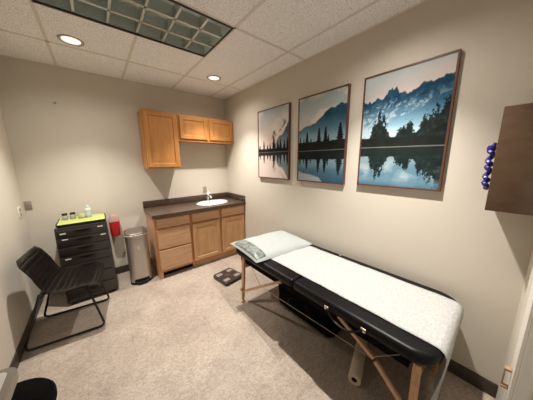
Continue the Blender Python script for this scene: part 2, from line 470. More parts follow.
bm = NB(); box(bm, CX1-.02, CX1, CY0+.005, CY1-.021, .04, .142, .002); obj('side_splash', bm, M['counter'], t)

# sink
t = thing('sink', 'white oval drop-in sink set in the brown countertop', 'sink', (-.47, -.325, .914))
bm = NB(); R = []
for f, z in ((1.04, .0005), (1.09, .001), (1.10, .008), (1.06, .015), (.99, .013), (.95, .002), (.90, -.05), (.78, -.10), (.50, -.125), (.12, -.13)):
    R.append([Vector((.24*f*math.cos(2*PI*i/48), .175*f*math.sin(2*PI*i/48)+(0 if f > .9 else -.01), z)) for i in range(48)])
for f, z in ((.12, -.137), (.52, -.132), (.80, -.107), (.925, -.05), (.965, -.004)):
    R.append([Vector((.24*f*math.cos(2*PI*i/48), .175*f*math.sin(2*PI*i/48)+(0 if f > .9 else -.01), z)) for i in range(48)])
rings(bm, R+[R[0]], cap=False); obj('basin', bm, M['white_ceramic'], t)
bm = NB(); lathe(bm, [(.0, -.131), (.03, -.131), (.034, -.127), (.028, -.1245), (.0, -.1255)], c=(0, -.01, 0), n=24); obj('drain', bm, M['chrome'], t)
# faucet
t = thing('faucet', 'small chrome faucet with a lever handle behind the white sink', 'faucet', (-.455, -.118, .914))
bm = NB(); slab(bm, 0, 0, .19, .056, .027, .0, .018, .006); lathe(bm, [(.030, .012), (.026, .03), (.026, .075), (.018, .088), (0, .09)], n=20); obj('body', bm, M['chrome'], t)
bm = NB(); tube(bm, catmull([(0, -.01, .06), (0, -.05, .095), (0, -.10, .10), (0, -.125, .075)]), .015, 12); obj('spout', bm, M['chrome'], t)
bm = NB(); tube(bm, catmull([(0, 0, .088), (.01, .012, .115), (.03, .03, .15)]), .012, 10, taper=lambda s: 1-.35*s); lathe(bm, [(0, .085), (.017, .088), (.017, .104), (.008, .112), (0, .112)], n=16); obj('lever', bm, M['chrome'], t)

# wall cabinets
def wall_cab(x0, x1, z0, z1, doors, label):
    t = thing('wall_cabinet', label, 'cabinet', ((x0+x1)/2, 0, z0), 0, 'oak wall cabinets')
    hw = (x1-x0)/2; hh = z1-z0; FYu = -.285
    bm = NB(); carcass(bm, -hw, hw, FYu+.02, -.002, 0, hh, True); obj('carcass', bm, M['oak_up'], t)
    bm = NB(); box(bm, -hw, -hw+.035, FYu, FYu+.02, 0, hh); box(bm, hw-.035, hw, FYu, FYu+.02, 0, hh)
    box(bm, -hw+.035, hw-.035, FYu, FYu+.02, 0, .04); box(bm, -hw+.035, hw-.035, FYu, FYu+.02, hh-.035, hh)
    if len(doors) > 1: box(bm, -.022, .022, FYu, FYu+.02, .04, hh-.035)
    obj('face_frame', bm, M['oak_up'], t)
    for xc, w, za, h2 in doors: obj('door', door_bm(w, h2), M['oak_up'], t, loc=(xc, FYu, za))
wall_cab(-1.362, -.918, 1.502, 2.268, [(0, .414, .015, .735)], 'tall single door oak wall cabinet, leftmost above the counter')
wall_cab(-.914, -.003, 1.888, 2.262, [(-.2265, .417, .035, .318), (.2265, .417, .035, .318)], 'short double door oak wall cabinet in the back right corner above the sink')

# wall plates
def plate(name, M4, w, h, m, label, cat, slots, kind):
    t = thing(name, label, cat, M4.translation); t.rotation_euler = M4.to_euler()
    bm = NB(); box(bm, -w/2, w/2, -.006, 0, -h/2, h/2, .002); obj('cover_plate', bm, m, t)
    for z in slots:
        bm = NB()
        if kind == 'outlet': box(bm, -.016, .016, -.008, -.005, z-.013, z+.013, .003)
        else: box(bm, -.012, .012, -.011, -.005, z-.018, z+.018, .003)
        obj('socket' if kind == 'outlet' else 'toggle', bm, M['grey_pl'], t)
plate('wall_outlet', Matrix.Translation((-.455, 0, 1.105)), .072, .115, M['beige_pl'], 'tan electrical outlet on the back wall behind the faucet', 'outlet', (.022, -.022), 'outlet')
plate('wall_outlet', Matrix.Translation((-2.545, 0, 1.115)), .055, .10, M['grey_pl'], 'small grey wall plate at the back left corner above the black chair', 'outlet', (0,), 'outlet')
plate('light_switch', Matrix.Translation((-W, -.20, 1.08)) @ Matrix.Rotation(PI/2, 4, 'Z'), .115, .115, M['white_pl'], 'white switch plate on the left wall next to the corner', 'switch', (.025, -.025), 'switch')
bm = NB(); lathe(bm, [(.0, 0), (.012, 0), (.012, .006), (.005, .008), (.005, .022), (.009, .026), (0, .028)], n=14, M=Matrix.Rotation(PI/2, 4, 'X'))
tag(obj('wall_hook', bm, M['grey_pl'], loc=(-2.169, 0, 2.263)), 'tiny metal hook high on the back wall', 'hook')

# ------------------------------------------------------------------ landscape prints
rs = np.random.RandomState(3)
def vnoise(x, y, seed):
    def h(i, j): 
        v = np.sin(i*127.1+j*311.7+seed*74.7)*43758.5453
        return v-np.floor(v)
    xi, yi = np.floor(x), np.floor(y); xf, yf = x-xi, y-yi
    u, v = xf*xf*(3-2*xf), yf*yf*(3-2*yf)
    return (h(xi, yi)*(1-u)+h(xi+1, yi)*u)*(1-v)+(h(xi, yi+1)*(1-u)+h(xi+1, yi+1)*u)*v
def fbm(x, y, seed, o=5):
    s = 0; a = .5
    for k in range(o): s = s+a*vnoise(x*2**k, y*2**k, seed+k); a *= .5
    return s
def paint(kind, U, V):
    c = lambda r, g, b: np.array([r, g, b], float)
    def lay(img, col, m): 
        m = np.clip(m, 0, 1)[..., None]; return img*(1-m)+col*m
    def soft(d, w=.006): return np.clip(d/w+.5, 0, 1)
    g = lambda a, b, t: a+(b-a)*np.clip(t, 0, 1)[..., None]
    bank0, bank1 = {1: (.385, .435), 2: (.37, .475), 3: (.362, .45)}[kind]
    def scene(U, V):
        n = fbm(U*4, V*9, 5); n2 = fbm(U*16, V*16, 9)
        if kind == 3:
            img = g(c(212, 194, 184), c(172, 178, 178), (V-.8)*5+.8*(1-U)-.3)
            img = img+((n-.5)*18)[..., None]
            ridge = np.interp(U, [0, .1, .16, .2, .27, .33, .37, .42, .46, .52, .57, .63, .72, .85, .95, 1], [.79, .775, .80, .80, .785, .855, .868, .85, .80, .815, .80, .81, .845, .85, .87, .88])
            ridge = ridge+.03*(fbm(U*26, U*0, 2)-.5)*2
            col = g(c(150, 176, 186), c(30, 68, 94), (V-.50)/.26)
            snow = np.clip((fbm(U*26+V*22, V*52-U*24, 21)-.50)*6, 0, 1)*np.clip((.84-V)*8, 0, 1)*np.clip((ridge-.015-V)*14, 0, 1)
            col = col+((fbm(U*10+V*9, V*18-U*10, 23)-.5)*50)[..., None]
            img = lay(img, g(col, c(186, 200, 206), snow*.6), soft(ridge-V))
            r2 = np.interp(U, [0, .3, .45, .7, .93, 1], [.50, .56, .60, .655, .735, .75])+.012*(fbm(U*14, U*0, 8)-.5)
            img = lay(img, g(c(150, 178, 190), c(46, 92, 118), (V-.50)/.2), soft(r2-V))
            img = lay(img, c(176, 194, 200)+(n2[..., None]-.5)*30, soft(np.interp(U, [0, .5, 1], [.56, .50, .47])-V, .06)*.8)
            trees = []
            tcol = c(14, 22, 20)
        elif kind == 2:
            img = g(c(206, 196, 184), c(150, 168, 172), (V-.55)*2.2)
            cl = np.clip((fbm(U*3+1.5, V*9, 31)-.47)*6, 0, 1)
            img = g(img, c(220, 204, 184), cl*.8)
            ridge = np.interp(U, [0, .12, .25, .38, .5, .6, .7, .78, .86, .93, 1], [.62, .655, .67, .68, .74, .79, .83, .815, .85, .845, .83])+.016*(fbm(U*20, U*0, 4)-.5)*2
            col = g(c(126, 156, 166), c(34, 70, 92), (V-.5)/.26)
            img = lay(img, col+((fbm(U*12, V*16+U*8, 14)-.5)*22)[..., None], soft(ridge-V))
            img = lay(img, c(140, 166, 174), soft(.56-V, .07)*.55)
            trees = [(.04, .55, .02), (.13, .53, .018), (.21, .60, .035), (.30, .52, .02), (.48, .635, .038), (.62, .635, .038), (.68, .55, .02), (.90, .655, .05)]
            tcol = c(12, 20, 26)
        else:
            img = g(c(222, 200, 190), c(160, 172, 174), (V-.6)*2.4)
            cl = np.clip((fbm(U*3+7, V*6+2, 41)-.45)*5, 0, 1); img = g(img, c(216, 206, 194), cl*.8)
            ridge = np.interp(U, [0, .5, .62, .72, .82, .92, 1], [.42, .44, .52, .60, .62, .70, .78])+.02*(fbm(U*16, U*0, 6)-.5)*2
            img = lay(img, g(c(150, 164, 168), c(50, 78, 92), (V-.45)/.25), soft(ridge-V))
            dk = np.clip((fbm(U*9, V*9, 51)-.50)*9, 0, 1)*soft(.045-np.abs(V-np.interp(U, [.5, .75, 1], [.62, .72, .84])), .03)*soft(U-.5, .05)
            img = lay(img, c(70, 66, 66), dk*.8)
            trees = [(.05, .50, .02), (.2, .56, .025), (.33, .50, .02), (.42, .52, .02), (.55, .625, .04), (.68, .55, .03), (.76, .57, .03), (.88, .55, .03), (.97, .58, .03)]
            tcol = c(20, 24, 28)
        if kind == 3:
            hx = [0, .10, .13, .17, .21, .235, .27, .31, .36, .40, .44, .47, .52, .55, .58, .62, .66, .70, .735, .77, .81, .84, .88, .92, .96, 1]
            hy = [.43, .43, .49, .60, .645, .67, .63, .60, .52, .44, .42, .45, .54, .575, .56, .585, .50, .47, .54, .59, .55, .63, .665, .62, .70, .69]
            env = np.interp(U, hx, hy)
            rag = (fbm(U*30, V*30, 71)-.5)*.22+(fbm(U*80, V*80, 72)-.5)*.14
            img = lay(img, tcol, soft(env+rag*np.clip((V-.42)*9, .1, 1)-V, .012)*(.82+.3*n2))
            img = lay(img, c(34, 48, 40), soft(env-.03+rag-V, .02)*np.clip((fbm(U*34, V*34, 73)-.5)*6, 0, 1)*.8)
        for (tx, tt, tw) in trees:
            k = np.clip((tt-V)/(tt-.42), 0, 1)
            wdt = tw*(.12+.88*k**.85)*(.55+.45*np.abs(np.sin(V*120+tx*40)))*(.85+.9*(fbm(U*50, V*50, 70)-.3))*1.75
            img = lay(img, tcol, soft(wdt-np.abs(U-tx), .010)*(V < tt))
        bt = bank1+.012*(fbm(U*18, U*0, 61)-.5)-(.02*U if kind == 3 else 0)
        img = lay(img, c(22, 26, 24)+(n2[..., None]-.5)*16, soft(bt-V))
        return img
    img = scene(U, V)
    # water mirrors what stands above the waterline
    wl = bank0-(.012*U if kind == 3 else 0)
    Vm = 2*wl-V; rip = .006*(fbm(U*6, V*90, 88)-.5)*np.clip((wl-V)*12, .2, 2)
    if kind == 3: ref = scene(U+rip*1.5, wl+(Vm-wl)*1.02+rip)
    else: ref = scene(U+rip*1.5, wl+(Vm-wl)*1.0+rip)
    sk = fbm(U*5, V*11, 99)
    if kind == 3:
        ref = ref*.72+c(30, 52, 52)*.28
        wcol = g(c(96, 132, 150), c(186, 196, 200), np.clip((sk-.38)*3.5, 0, 1))
        m = np.clip((.25-V)/.12, 0, 1)*np.clip((ref.mean(-1)-30)/50, 0, 1)
        ref = lay(ref, wcol, m*.9)
        ref = lay(ref, g(c(120, 150, 164), c(70, 110, 134), (.08-V)/.08), np.clip((.09-V)/.05, 0, 1)*.8)
    elif kind == 2:
        ref = ref*.85+c(24, 46, 62)*.15
        edge = np.interp(U, [0, .3, .5, .6], [.10, .085, .05, -.02])+.02*(sk-.5)
        ref = lay(ref, c(206, 200, 192), soft(edge-V, .02))
        ref = lay(ref, c(60, 96, 116), np.clip((.18-V)/.1, 0, 1)*.35)
    else:
        ref = ref*.9+c(190, 176, 172)*.1
        ref = lay(ref, c(214, 198, 190), np.clip((.20-V)/.1, 0, 1)*.8*np.clip((1.1-U)*3, 0, 1))
    img = np.where((V < wl)[..., None], ref, img)
    img = lay(img, c(150, 152, 142), soft(.0035-np.abs(V-wl), .004)*.75)
    return np.clip(img, 0, 255)

def print_mat():
    m = bpy.data.materials.new('landscape_print'); m.use_nodes = True; nt = m.node_tree; b = nt.nodes['Principled BSDF']
    a = nt.nodes.new('ShaderNodeVertexColor'); a.layer_name = 'print'
    nt.links.new(a.outputs['Color'], b.inputs['Base Color']); b.inputs['Roughness'].default_value = .7; b.inputs['Specular IOR Level'].default_value = .15
    return m
M['print'] = print_mat()
def picture(kind, ya, yb, z0, z1, label):
    w, h = ya-yb, z1-z0; dp = .03
    t = thing('framed_picture', label, 'picture', (0, (ya+yb)/2, z0), 0, 'framed lake prints on the right wall')
    # frame (four mitred bars as one ring)
    bm = NB(); R = []
    for ins, x in ((0, 0), (0, -dp), (.012, -dp), (.012, -dp+.006), (.012, -.004)):
        R.append([Vector((x, s*(w/2-ins), (ins if q == 0 else h-ins))) for s, q in ((1, 0), (-1, 0), (-1, 1), (1, 1))])
    rings(bm, R+[R[0]], cap=False); obj('frame', bm, M['frame'], t)
    nx, nz = 130, 200
    us = np.linspace(0, 1, nx+1); vs = np.linspace(0, 1, nz+1)
    U, V = np.meshgrid(us, vs)
    img = paint(kind, U, V)/255.
    lin = np.where(img <= .04045, img/12.92, ((img+.055)/1.055)**2.4)
    iw, ih = w-.0245, h-.0245
    P = np.stack([np.full(U.shape, -dp+.005), iw/2-U*iw, .01225+V*ih], -1).reshape(-1, 3)
    idx = lambda i, j: j*(nx+1)+i
    F = [(idx(i, j), idx(i+1, j), idx(i+1, j+1), idx(i, j+1)) for j in range(nz) for i in range(nx)]
    # thin backing gives the canvas its depth
    nb = len(P)
    B = [(-.004, iw/2, .01225), (-.004, -iw/2, .01225), (-.004, -iw/2, .01225+ih), (-.004, iw/2, .01225+ih)]
    F.append((nb, nb+3, nb+2, nb+1))
    me = bpy.data.meshes.new('print'); me.from_pydata([tuple(p) for p in P]+B, [], F)
    ca = me.color_attributes.new('print', 'FLOAT_COLOR', 'POINT')
    arr = np.ones((nb+4, 4), np.float32); arr[:nb, :3] = lin.reshape(-1, 3); ca.data.foreach_set('color', arr.ravel())
    me.materials.append(M['print']); me.update()
    o = bpy.data.objects.new('print', me); COL.objects.link(o); o.parent = t
picture(1, -1.018, -1.645, 1.352, 2.275, 'brown framed lake print with mostly pale sky and small trees, nearest the back corner')
picture(2, -1.790, -2.403, 1.354, 2.277, 'brown framed lake print with a slope and conifers, middle of the three')
picture(3, -2.540, -3.150, 1.366, 2.279, 'brown framed lake print with jagged blue peaks, nearest the dark wall box')

# ------------------------------------------------------------------ dark wall cabinet on the right
t = thing('wall_cabinet', 'dark brown box-shaped wall cabinet on the right wall beside the purple coil', 'cabinet', (0, -3.497, 1.318), 0)
bm = NB(); box(bm, -.27, -.001, -.100, .098, .008, .522, .002); obj('body', bm, M['espresso'], t)
bm = NB(); box(bm, -.292, -.271, -.100, .100, 0, .530, .002); obj('door', bm, M['espresso'], t)
# purple coil hanging on the cabinet's side
bm = NB()
pth = []
for i in range(5*14+1):
    a = 2*PI*i/14; z = .10-.225*i/(5*14); r = .020-.004*i/84
    pth.append((r*1.0*math.cos(a), -.002+r*.40*math.sin(a), z+.006*math.sin(a*.5)))
tube(bm, pth, .0125, 8)
tube(bm, catmull([(0, -.012, .135), (.0, -.004, .115), (.014, .0, .103), (.030, 0, .10)]), .009, 8)
lathe(bm, [(0, 0), (.020, .004), (.026, .02), (.020, .036), (0, .042)], c=(0, 0, .085), n=16, sy=.8)
tag(obj('coiled_cord', bm, M['purple'], loc=(-.160, -3.372, 1.545)), 'purple coiled cord hanging beside the dark brown wall cabinet', 'cord')
# bracket on the front wall
bm = NB()
box(bm, -.012, .012, 0, .022, .088, .1, .003); box(bm, -.012, .012, 0, .022, 0, .012, .003); box(bm, -.008, .008, .016, .022, 0, .1, .002)
tag(obj('wall_bracket', bm, M['tan'], loc=(-.625, -D+.0125, .60)), 'small tan bracket low on the white door frame at the right', 'bracket')

# ------------------------------------------------------------------ black drawer unit
t = thing('drawer_unit', 'black plastic drawer unit under the lime green mat in the back left corner', 'drawers', (-2.10, -.27, 0))
dw, dd, dh = .45, .42, .90
bm = NB(); R = []
for z, k in ((.03, 1.05), (.88, .985), (.893, .985), (.90, .97)): R.append(rrect(0, 0, dw*k, dd, .015, z, 3))
rings(bm, R); obj('body', bm, M['black_gl'], t)
zs = [.04, .185, .33, .475, .58, .685, .79, .885]
for i in range(7):
    z0, z1 = zs[i], zs[i+1]; k = 1.05-.065*(z0+z1)/2/.9; w = dw*k-.024
    bm = NB(); slab(bm, 0, 0, w, z1-z0-.008, .008, 0, .012, .004, k=3, seg=2)
    bmesh.ops.transform(bm, matrix=Matrix.Translation((0, -dd/2-.001, (z0+z1)/2)) @ Matrix.Rotation(PI/2, 4, 'X'), verts=bm.verts)
    dr = obj('drawer', bm, M['black_gl'], t)
    bm = NB(); n = 12; R = []
    for yy in (-.0135, -.0205):
        top = [Vector((-.075+.15*j/n, -dd/2+yy, z1-.022)) for j in range(n+1)]
        bot = [Vector((.075-.15*j/n, -dd/2+yy, z1-.022-.022*math.sin(PI*j/n)-.001)) for j in range(n+1)]
        R.append(top+bot)
    rings(bm, R); obj('handle', bm, M['black_pl'], dr)  # black lens stands in for the shade inside the cutout grip
for x, z in ((-.160, .842), (-.150, .775), (.155, .865), (.172, .765), (-.155, .55)):
    bm = NB(); box(bm, x-.024, x+.024, -dd/2-.0155, -dd/2-.0135, z-.006, z+.006); obj('sticker', bm, M['label'], t, label='small white sticker')
for sx in (-1, 1):
    for sy in (-1, 1):
        bm = NB(); lathe(bm, [(0, 0), (.022, 0), (.022, .028), (0, .028)], c=(sx*.18, sy*.16, 0.002), n=16); obj('foot', bm, M['black_pl'], t)
# tray with lime cloth
TZ = .9005
t = thing('tray', 'black rimmed tray lined with lime green cloth on the black drawers', 'tray', (-2.095, -.255, TZ))
bm = NB(); R = []
for w, z in ((.41, 0), (.435, .03), (.423, .03), (.400, .006)): R.append(rrect(0, 0, w, w-.05, .03, z, 5))
rings(bm, R); obj('rim', bm, M['black_pl'], t)
bm = NB(); slab(bm, 0, 0, .415, .37, .03, .0075, .034, .005)
for v in bm.verts:
    if v.co.z > .02: v.co.z += .004*math.sin(v.co.x*40)*math.sin(v.co.y*33)
obj('cloth', bm, M['lime'], t)
TZ2 = TZ+.038
def jar(x, y, label):
    t = thing('jar', label, 'jar', (x, y, TZ2), 0, 'jars on the lime tray')
    bm = NB(); lathe(bm, [(0, 0), (.024, 0), (.027, .005), (.027, .042), (.021, .05), (0, .05)], n=24); obj('glass', bm, M['glass'], t)
    bm = NB(); lathe(bm, [(0, .0495), (.024, .0495), (.025, .053), (.025, .068), (.022, .071), (0, .071)], n=24); obj('lid', bm, M['black_pl'], t, label='black lid')
    return t
jar(-2.248, -.20, 'small clear jar with black lid, leftmost on the lime tray')
jar(-2.180, -.19, 'small clear jar with black lid, second from left on the lime tray')
t = thing('roll', 'small pale roll with a dark speckled band between the jars and the white tube', 'roll', (-2.10, -.22, TZ2))
bm = NB(); lathe(bm, [(0, 0), (.030, 0), (.033, .006), (.033, .05), (.028, .056), (0, .056)], n=24); obj('body', bm, M['greenwhite'], t)
bm = NB(); lathe(bm, [(0, .0565), (.026, .0565), (.026, .064), (0, .066)], n=20); obj('cap', bm, M['grey_pl'], t)
t = thing('bottle', 'tall white and pale blue bottle standing at the right of the lime tray', 'bottle', (-2.035, -.21, TZ2))
bm = NB(); lathe(bm, [(0, 0), (.026, 0), (.030, .006), (.030, .095), (.024, .108), (.0, .108)], n=24); obj('body', bm, M['white_pl'], t)
bm = NB(); lathe(bm, [(.0302, .02), (.0306, .02), (.0306, .085), (.0302, .085)], n=24, cap=False); obj('label_band', bm, M['blue_label'], t)
bm = NB(); lathe(bm, [(0, .1085), (.016, .1085), (.018, .125), (.012, .14), (.0, .142)], n=20); obj('cap', bm, M['blue_label'], t)
# sharps container on the wall
t = thing('sharps_container', 'red sharps container with clear lid on the wall beside the black drawers', 'container', (-1.797, -.012, .60))
bm = NB(); box(bm, -.05, .05, 0, .011, -.01, .26, .002); obj('wall_mount', bm, M['white_pl'], t)
bm = NB(); R = []
for k, z in ((.84, 0), (.88, .006), (1.0, .19), (1.0, .20)): R.append(rrect(0, -.065, .118*k, .105*k, .02, z, 4))
rings(bm, R); obj('body', bm, M['red'], t)
bm = NB(); R = []
for k, z in ((1.04, .201), (1.04, .215), (.9, .24), (.6, .29), (.55, .295)): R.append(rrect(0, -.065+.02*(1-k), .118*k, .105*k, .02, z, 4))
rings(bm, R); obj('lid', bm, M['clear'], t, label='frosted clear lid')

# ------------------------------------------------------------------ stainless step can
t = thing('trash_can', 'stainless steel step trash can beside the oak drawer cabinet', 'trash can', (-1.594, -.345, 0), -.05)
bm = NB(); slab(bm, 0, 0, .262, .33, .09, 0, .03, .004); obj('base', bm, M['black_pl'], t)
bm = NB(); R = [rrect(0, 0, .254, .32, .085, z, 8) for z in (.0305, .65)]; rings(bm, R); obj('body', bm, M['steel'], t)
bm = NB(); R = []
for k, z in ((1.0, .6505), (1.06, .654), (1.06, .672), (1.02, .676)): R.append(rrect(0, 0, .258*k, .322*k, .088, z, 8))
rings(bm, R); obj('rim', bm, M['steel'], t)
bm = NB(); R = []
for k, z in ((1.01, .6765), (1.0, .688), (.93, .698), (.7, .704), (.3, .706)): R.append(rrect(0, 0, .258*k, .322*k, .088*k, z, 8))
rings(bm, R); obj('lid', bm, mat('lid_steel', srgb(118, 108, 98), .4, .6), t)
bm = NB(); box(bm, -.055, .055, -.20, -.15, .010, .026, .006); obj('pedal', bm, M['black_pl'], t)
bm = NB(); box(bm, -.085, .085, -.1625, -.158, .035, .075, .002); obj('pedal_plate', bm, M['black_pl'], t)
bm = NB(); slab(bm, 0, 0, .036, .05, .012, 0, .0015, .0005, 4, 1); bmesh.ops.transform(bm, matrix=Matrix.Translation((0, -.1602, .50)) @ Matrix.Rotation(PI/2, 4, 'X'), verts=bm.verts)
obj('sticker', bm, M['blue_label'], t, label='small pale blue sticker')

# ------------------------------------------------------------------ black chair
t = thing('chair', 'dark ribbed vinyl chair on a black sled base by the left wall', 'chair', (-2.262, -.832, 0), -.122)
prof = [(-.213, .805), (-.203, .775), (-.188, .73), (-.165, .66), (-.140, .58), (-.105, .505), (-.055, .462), (.01, .448), (.09, .450), (.17, .456), (.235, .452), (.262, .436), (.268, .418)]
P = catmull([(x, 0, z) for x, z in prof], 10)
# arc length
S = [0]
for a, b in zip(P[:-1], P[1:]): S.append(S[-1]+(b-a).length)
Ltot = S[-1]
bm = NB(); ny = 24; top = []; bot = []
for i, p in enumerate(P):
    a = P[max(i-1, 0)]; b = P[min(i+1, len(P)-1)]; tg = (b-a).normalized(); nr = Vector((-tg.z, 0, tg.x))
    s = S[i]/Ltot
    hwid = .245*(1-.06*(1-s)**2)
    e0 = min(s/.09, 1); e1 = min((1-s)/.06, 1)
    hwid *= (.80+.20*math.sin(e0*PI/2))*(.90+.10*math.sin(e1*PI/2))
    rib = abs(math.sin(PI*s*15))**.5
    rt, rb = [], []
    for j in range(ny+1):
        y = -1+2*j/ny
        th = .027*max(0.15, (1-abs(y)**6))*min(1, .35+4*min(s, 1-s)*3)
        curve = .03*abs(y)**2.4*(1-.5*s)*min(1, s/.25)          # bucket: sides lift towards the sitter
        c = p+nr*curve
        rt.append(Vector((c.x, y*hwid, c.z))+nr*(th*.8*(.55+.45*rib)))
        rb.append(Vector((c.x, y*hwid, c.z))-nr*th*.7)
    top.append(rt); bot.append(rb)
R = [a+b[::-1] for a, b in zip(top, bot)]
rings(bm, R); obj('seat_shell', bm, M['chair_vinyl'], t, sharp=60)
for s in (-1, 1):
    bm = NB(); tube(bm, fillet([(-.13, s*.19, .47), (-.275, s*.232, .011), (.275, s*.232, .011), (.185, s*.19, .43)], .05), .0095, 10); obj('sled_leg', bm, M['black_metal'], t)
for q in ((-.125, .442), (.18, .425)):
    bm = NB(); tube(bm, [(q[0], -.19, q[1]), (q[0], .19, q[1])], .009, 8); obj('cross_bar', bm, M['black_metal'], t)

# ------------------------------------------------------------------ stool and side counter
t = thing('stool', 'round black padded stool on the floor in the lower left corner', 'stool', (-2.362, -2.185, 0))
bm = NB(); lathe(bm, [(0, .43), (.150, .43), (.168, .44), (.173, .455), (.173, .480), (.164, .496), (.14, .503), (0, .506)], n=48); obj('seat', bm, M['black_fabric'], t)
bm = NB(); lathe(bm, [(0, .10), (.028, .10), (.028, .25), (.02, .25), (.02, .429), (0, .429)], n=20); obj('column', bm, M['chrome'], t)
for k in range(5):
    a = 2*PI*k/5+.3; c, s = math.cos(a), math.sin(a)
    bm = NB(); tube(bm, [(.02*c, .02*s, .10), (.12*c, .12*s, .085), (.18*c, .18*s, .07)], .014, 8); lg = obj('leg', bm, M['black_metal'], t)
    bm = NB(); lathe(bm, [(0, -.011), (.024, -.011), (.026, 0), (.024, .011), (0, .011)], n=16, M=Matrix.Translation((.18*c, .18*s, .0275)) @ Matrix.Rotation(a, 4, 'Z') @ Matrix.Rotation(PI/2, 4, 'X')); tube(bm, [(.18*c, .18*s, .05), (.18*c, .18*s, .075)], .007, 6); obj('caster', bm, M['black_pl'], lg)
t = thing('side_counter', 'oak cabinet with pale top and rounded grey edge at the lower left', 'counter', (-W+.0005, -2.245, 0.0))
bm = NB(); R = []
def ctop(z, ins): 
    P = [Vector((.0, -1.1, z)), Vector((.325-ins, -1.1, z))]
    for j in range(9):
        a = PI/2*j/8; P.append(Vector((.325-.05+(.05-ins)*math.cos(a), -.05+(.05-ins)*math.sin(a), z)))
    P.append(Vector((0, -ins, z))); return P
rings(bm, [ctop(.715, .004), ctop(.719, 0), ctop(.751, 0), ctop(.755, .004)])
obj('edge_band', bm, M['edge_grey'], t)
bm = NB(); rings(bm, [ctop(.7552, .026), ctop(.757, .026)]); obj('worktop', bm, M['paper_top'], t)
bm = NB(); box(bm, .004, .29, -1.09, -.20, .0, .7145, .003); obj('body', bm, M['oak_v'], t)

# ------------------------------------------------------------------ massage table
TZT = .635
tx, ty = -.412, -2.435
ang = math.radians(.8)
t = thing('massage_table', 'black padded massage table on wooden legs along the right wall', 'massage table', (tx, ty, 0), ang)
TW, TL = .755, 1.87
def cushion(y0, y1, rr0, rr1):
    """slab between y0<y1 in local frame with corner radii rr0 at y0, rr1 at y1"""
    bm = NB(); R = []
    def out(ins, z):
        P = []
        w = TW/2-ins
        for sx, yy, r, a0 in ((1, y1, rr1, 0), (-1, y1, rr1, PI/2), (-1, y0, rr0, PI), (1, y0, rr0, 3*PI/2)):
            r2 = max(r-ins, .002); sy = 1 if yy == y1 else -1
            for j in range(9):
                a = a0+PI/2*j/8
                P.append(Vector((sx*(w-r2)+r2*math.cos(a), yy-sy*(ins+r2)+r2*math.sin(a), z)))
        return P
    e = .032; z0, z1 = TZT-.078, TZT
    for j in range(7):
        a = PI/2*j/6; R.append(out(e*(1-math.sin(a)), z0+e*(1-math.cos(a))))
    for j in range(7):
        a = PI/2*j/6; R.append(out(e*(1-math.cos(a)), z1-e*(1-math.sin(a))))
    rings(bm, R); return bm
obj('cushion', cushion(-TL/2, -.001, .13, .035), M['black_vinyl'], t)
obj('cushion', cushion(.001, TL/2, .035, .13), M['black_vinyl'], t)
fw = .32
bm = NB()
for a, b in ((-TL/2+.12, -.004), (.004, TL/2-.12)):
    for s in (-1, 1): box(bm, s*fw-.012, s*fw+.012, a, b, TZT-.150, TZT-.079)
    box(bm, -fw, fw, a, a+.022, TZT-.150, TZT-.079); box(bm, -fw, fw, b-.022, b, TZT-.150, TZT-.079)
    box(bm, -fw, fw, a+.022, b-.022, TZT-.085, TZT-.079)
obj('table_frame', bm, M['black_fabric'], t)
zt = TZT-.155
for sy in (-1, 1):
    yl = .765 if sy > 0 else .862
    for sx in (-1, 1):
        x = sx*(.335 if sx < 0 else .30); xf = sx*.355 if sx < 0 else .31
        a = Vector((x, sy*(yl-.01), TZT-.088)); b = Vector((xf, sy*yl, 0))
        pp = lambda k: a.lerp(b, k)
        bm = NB(); R = []
        for k, w, dd2 in ((0, .022, .018), (.05, .026, .020), (.55, .025, .020), (.62, .024, .019), (.66, .017, .015)):
            c = pp(k); R.append([c+Vector((ux*w*.8, uy*w*(1 if sy > 0 else .78), 0)) for ux, uy in ((-.5, -.9), (.5, -.9), (.8, -.5), (.8, .5), (.5, .9), (-.5, .9), (-.8, .5), (-.8, -.5))])
        rings(bm, R)
        R = []
        for k, w in ((.60, .016), (.66, .019), (.90, .017), (.93, .013), (.955, .012), (.965, .022), (1.0, .022)):
            c = pp(k); R.append([c+Vector((w*math.cos(2*PI*i/12), w*math.sin(2*PI*i/12), 0)) for i in range(12)])
        rings(bm, R); lg = obj('leg', bm, M['beech'], t)
        bm = NB(); c = pp(.70)
        lathe(bm, [(0, 0), (.016, 0), (.019, .006), (.016, .02), (0, .022)], n=14, M=Matrix.Translation(c+Vector((sx*.016, 0, 0))) @ Matrix.Rotation(sx*PI/2, 4, 'Y')); obj('knob', bm, M['beech'], lg)
        # folding brace from lower leg to the middle of the table
        if sy > 0: pts = [(pp(.76), Vector((x, .16, TZT-.10)))]
        else:
            jt = Vector((x, -.643, .405)); pts = [(pp(.62), jt+Vector((.0, -.012, -.012))), (jt, Vector((x, -.40, TZT-.09)))]
        for c0, c1 in pts:
            dirv = (c1-c0).normalized(); side = Vector((1, 0, 0)); nn = dirv.cross(side)
            bm = NB(); R = [[q+side*u*.009+nn*v*.012 for u, v in ((-1, -1), (1, -1), (1, 1), (-1, 1))] for q in (c0, c1)]
            rings(bm, R); obj('brace', bm, M['beech'], t)
    # rail between the two legs of a pair
    bm = NB(); box(bm, -.31, .31, sy*(yl-.01)-.010, sy*(yl-.01)+.010, TZT-.22, TZT-.18, .002); obj('cross_rail', bm, M['beech'], t)
for sx in (-1, 1):
    x = sx*.335 if sx < 0 else .30
    bm = NB()
    for A, B in (((x, .46, .335), (x, -.62, .395)), ((x, .46, .335), (x, .62, .50)), ((x, -.62, .395), (x, -.775, .54)), ((x, .46, .335), (x, .14, .53))):
        tube(bm, [A, B], .0022, 6)
    obj('cable', bm, M['cable'], t)
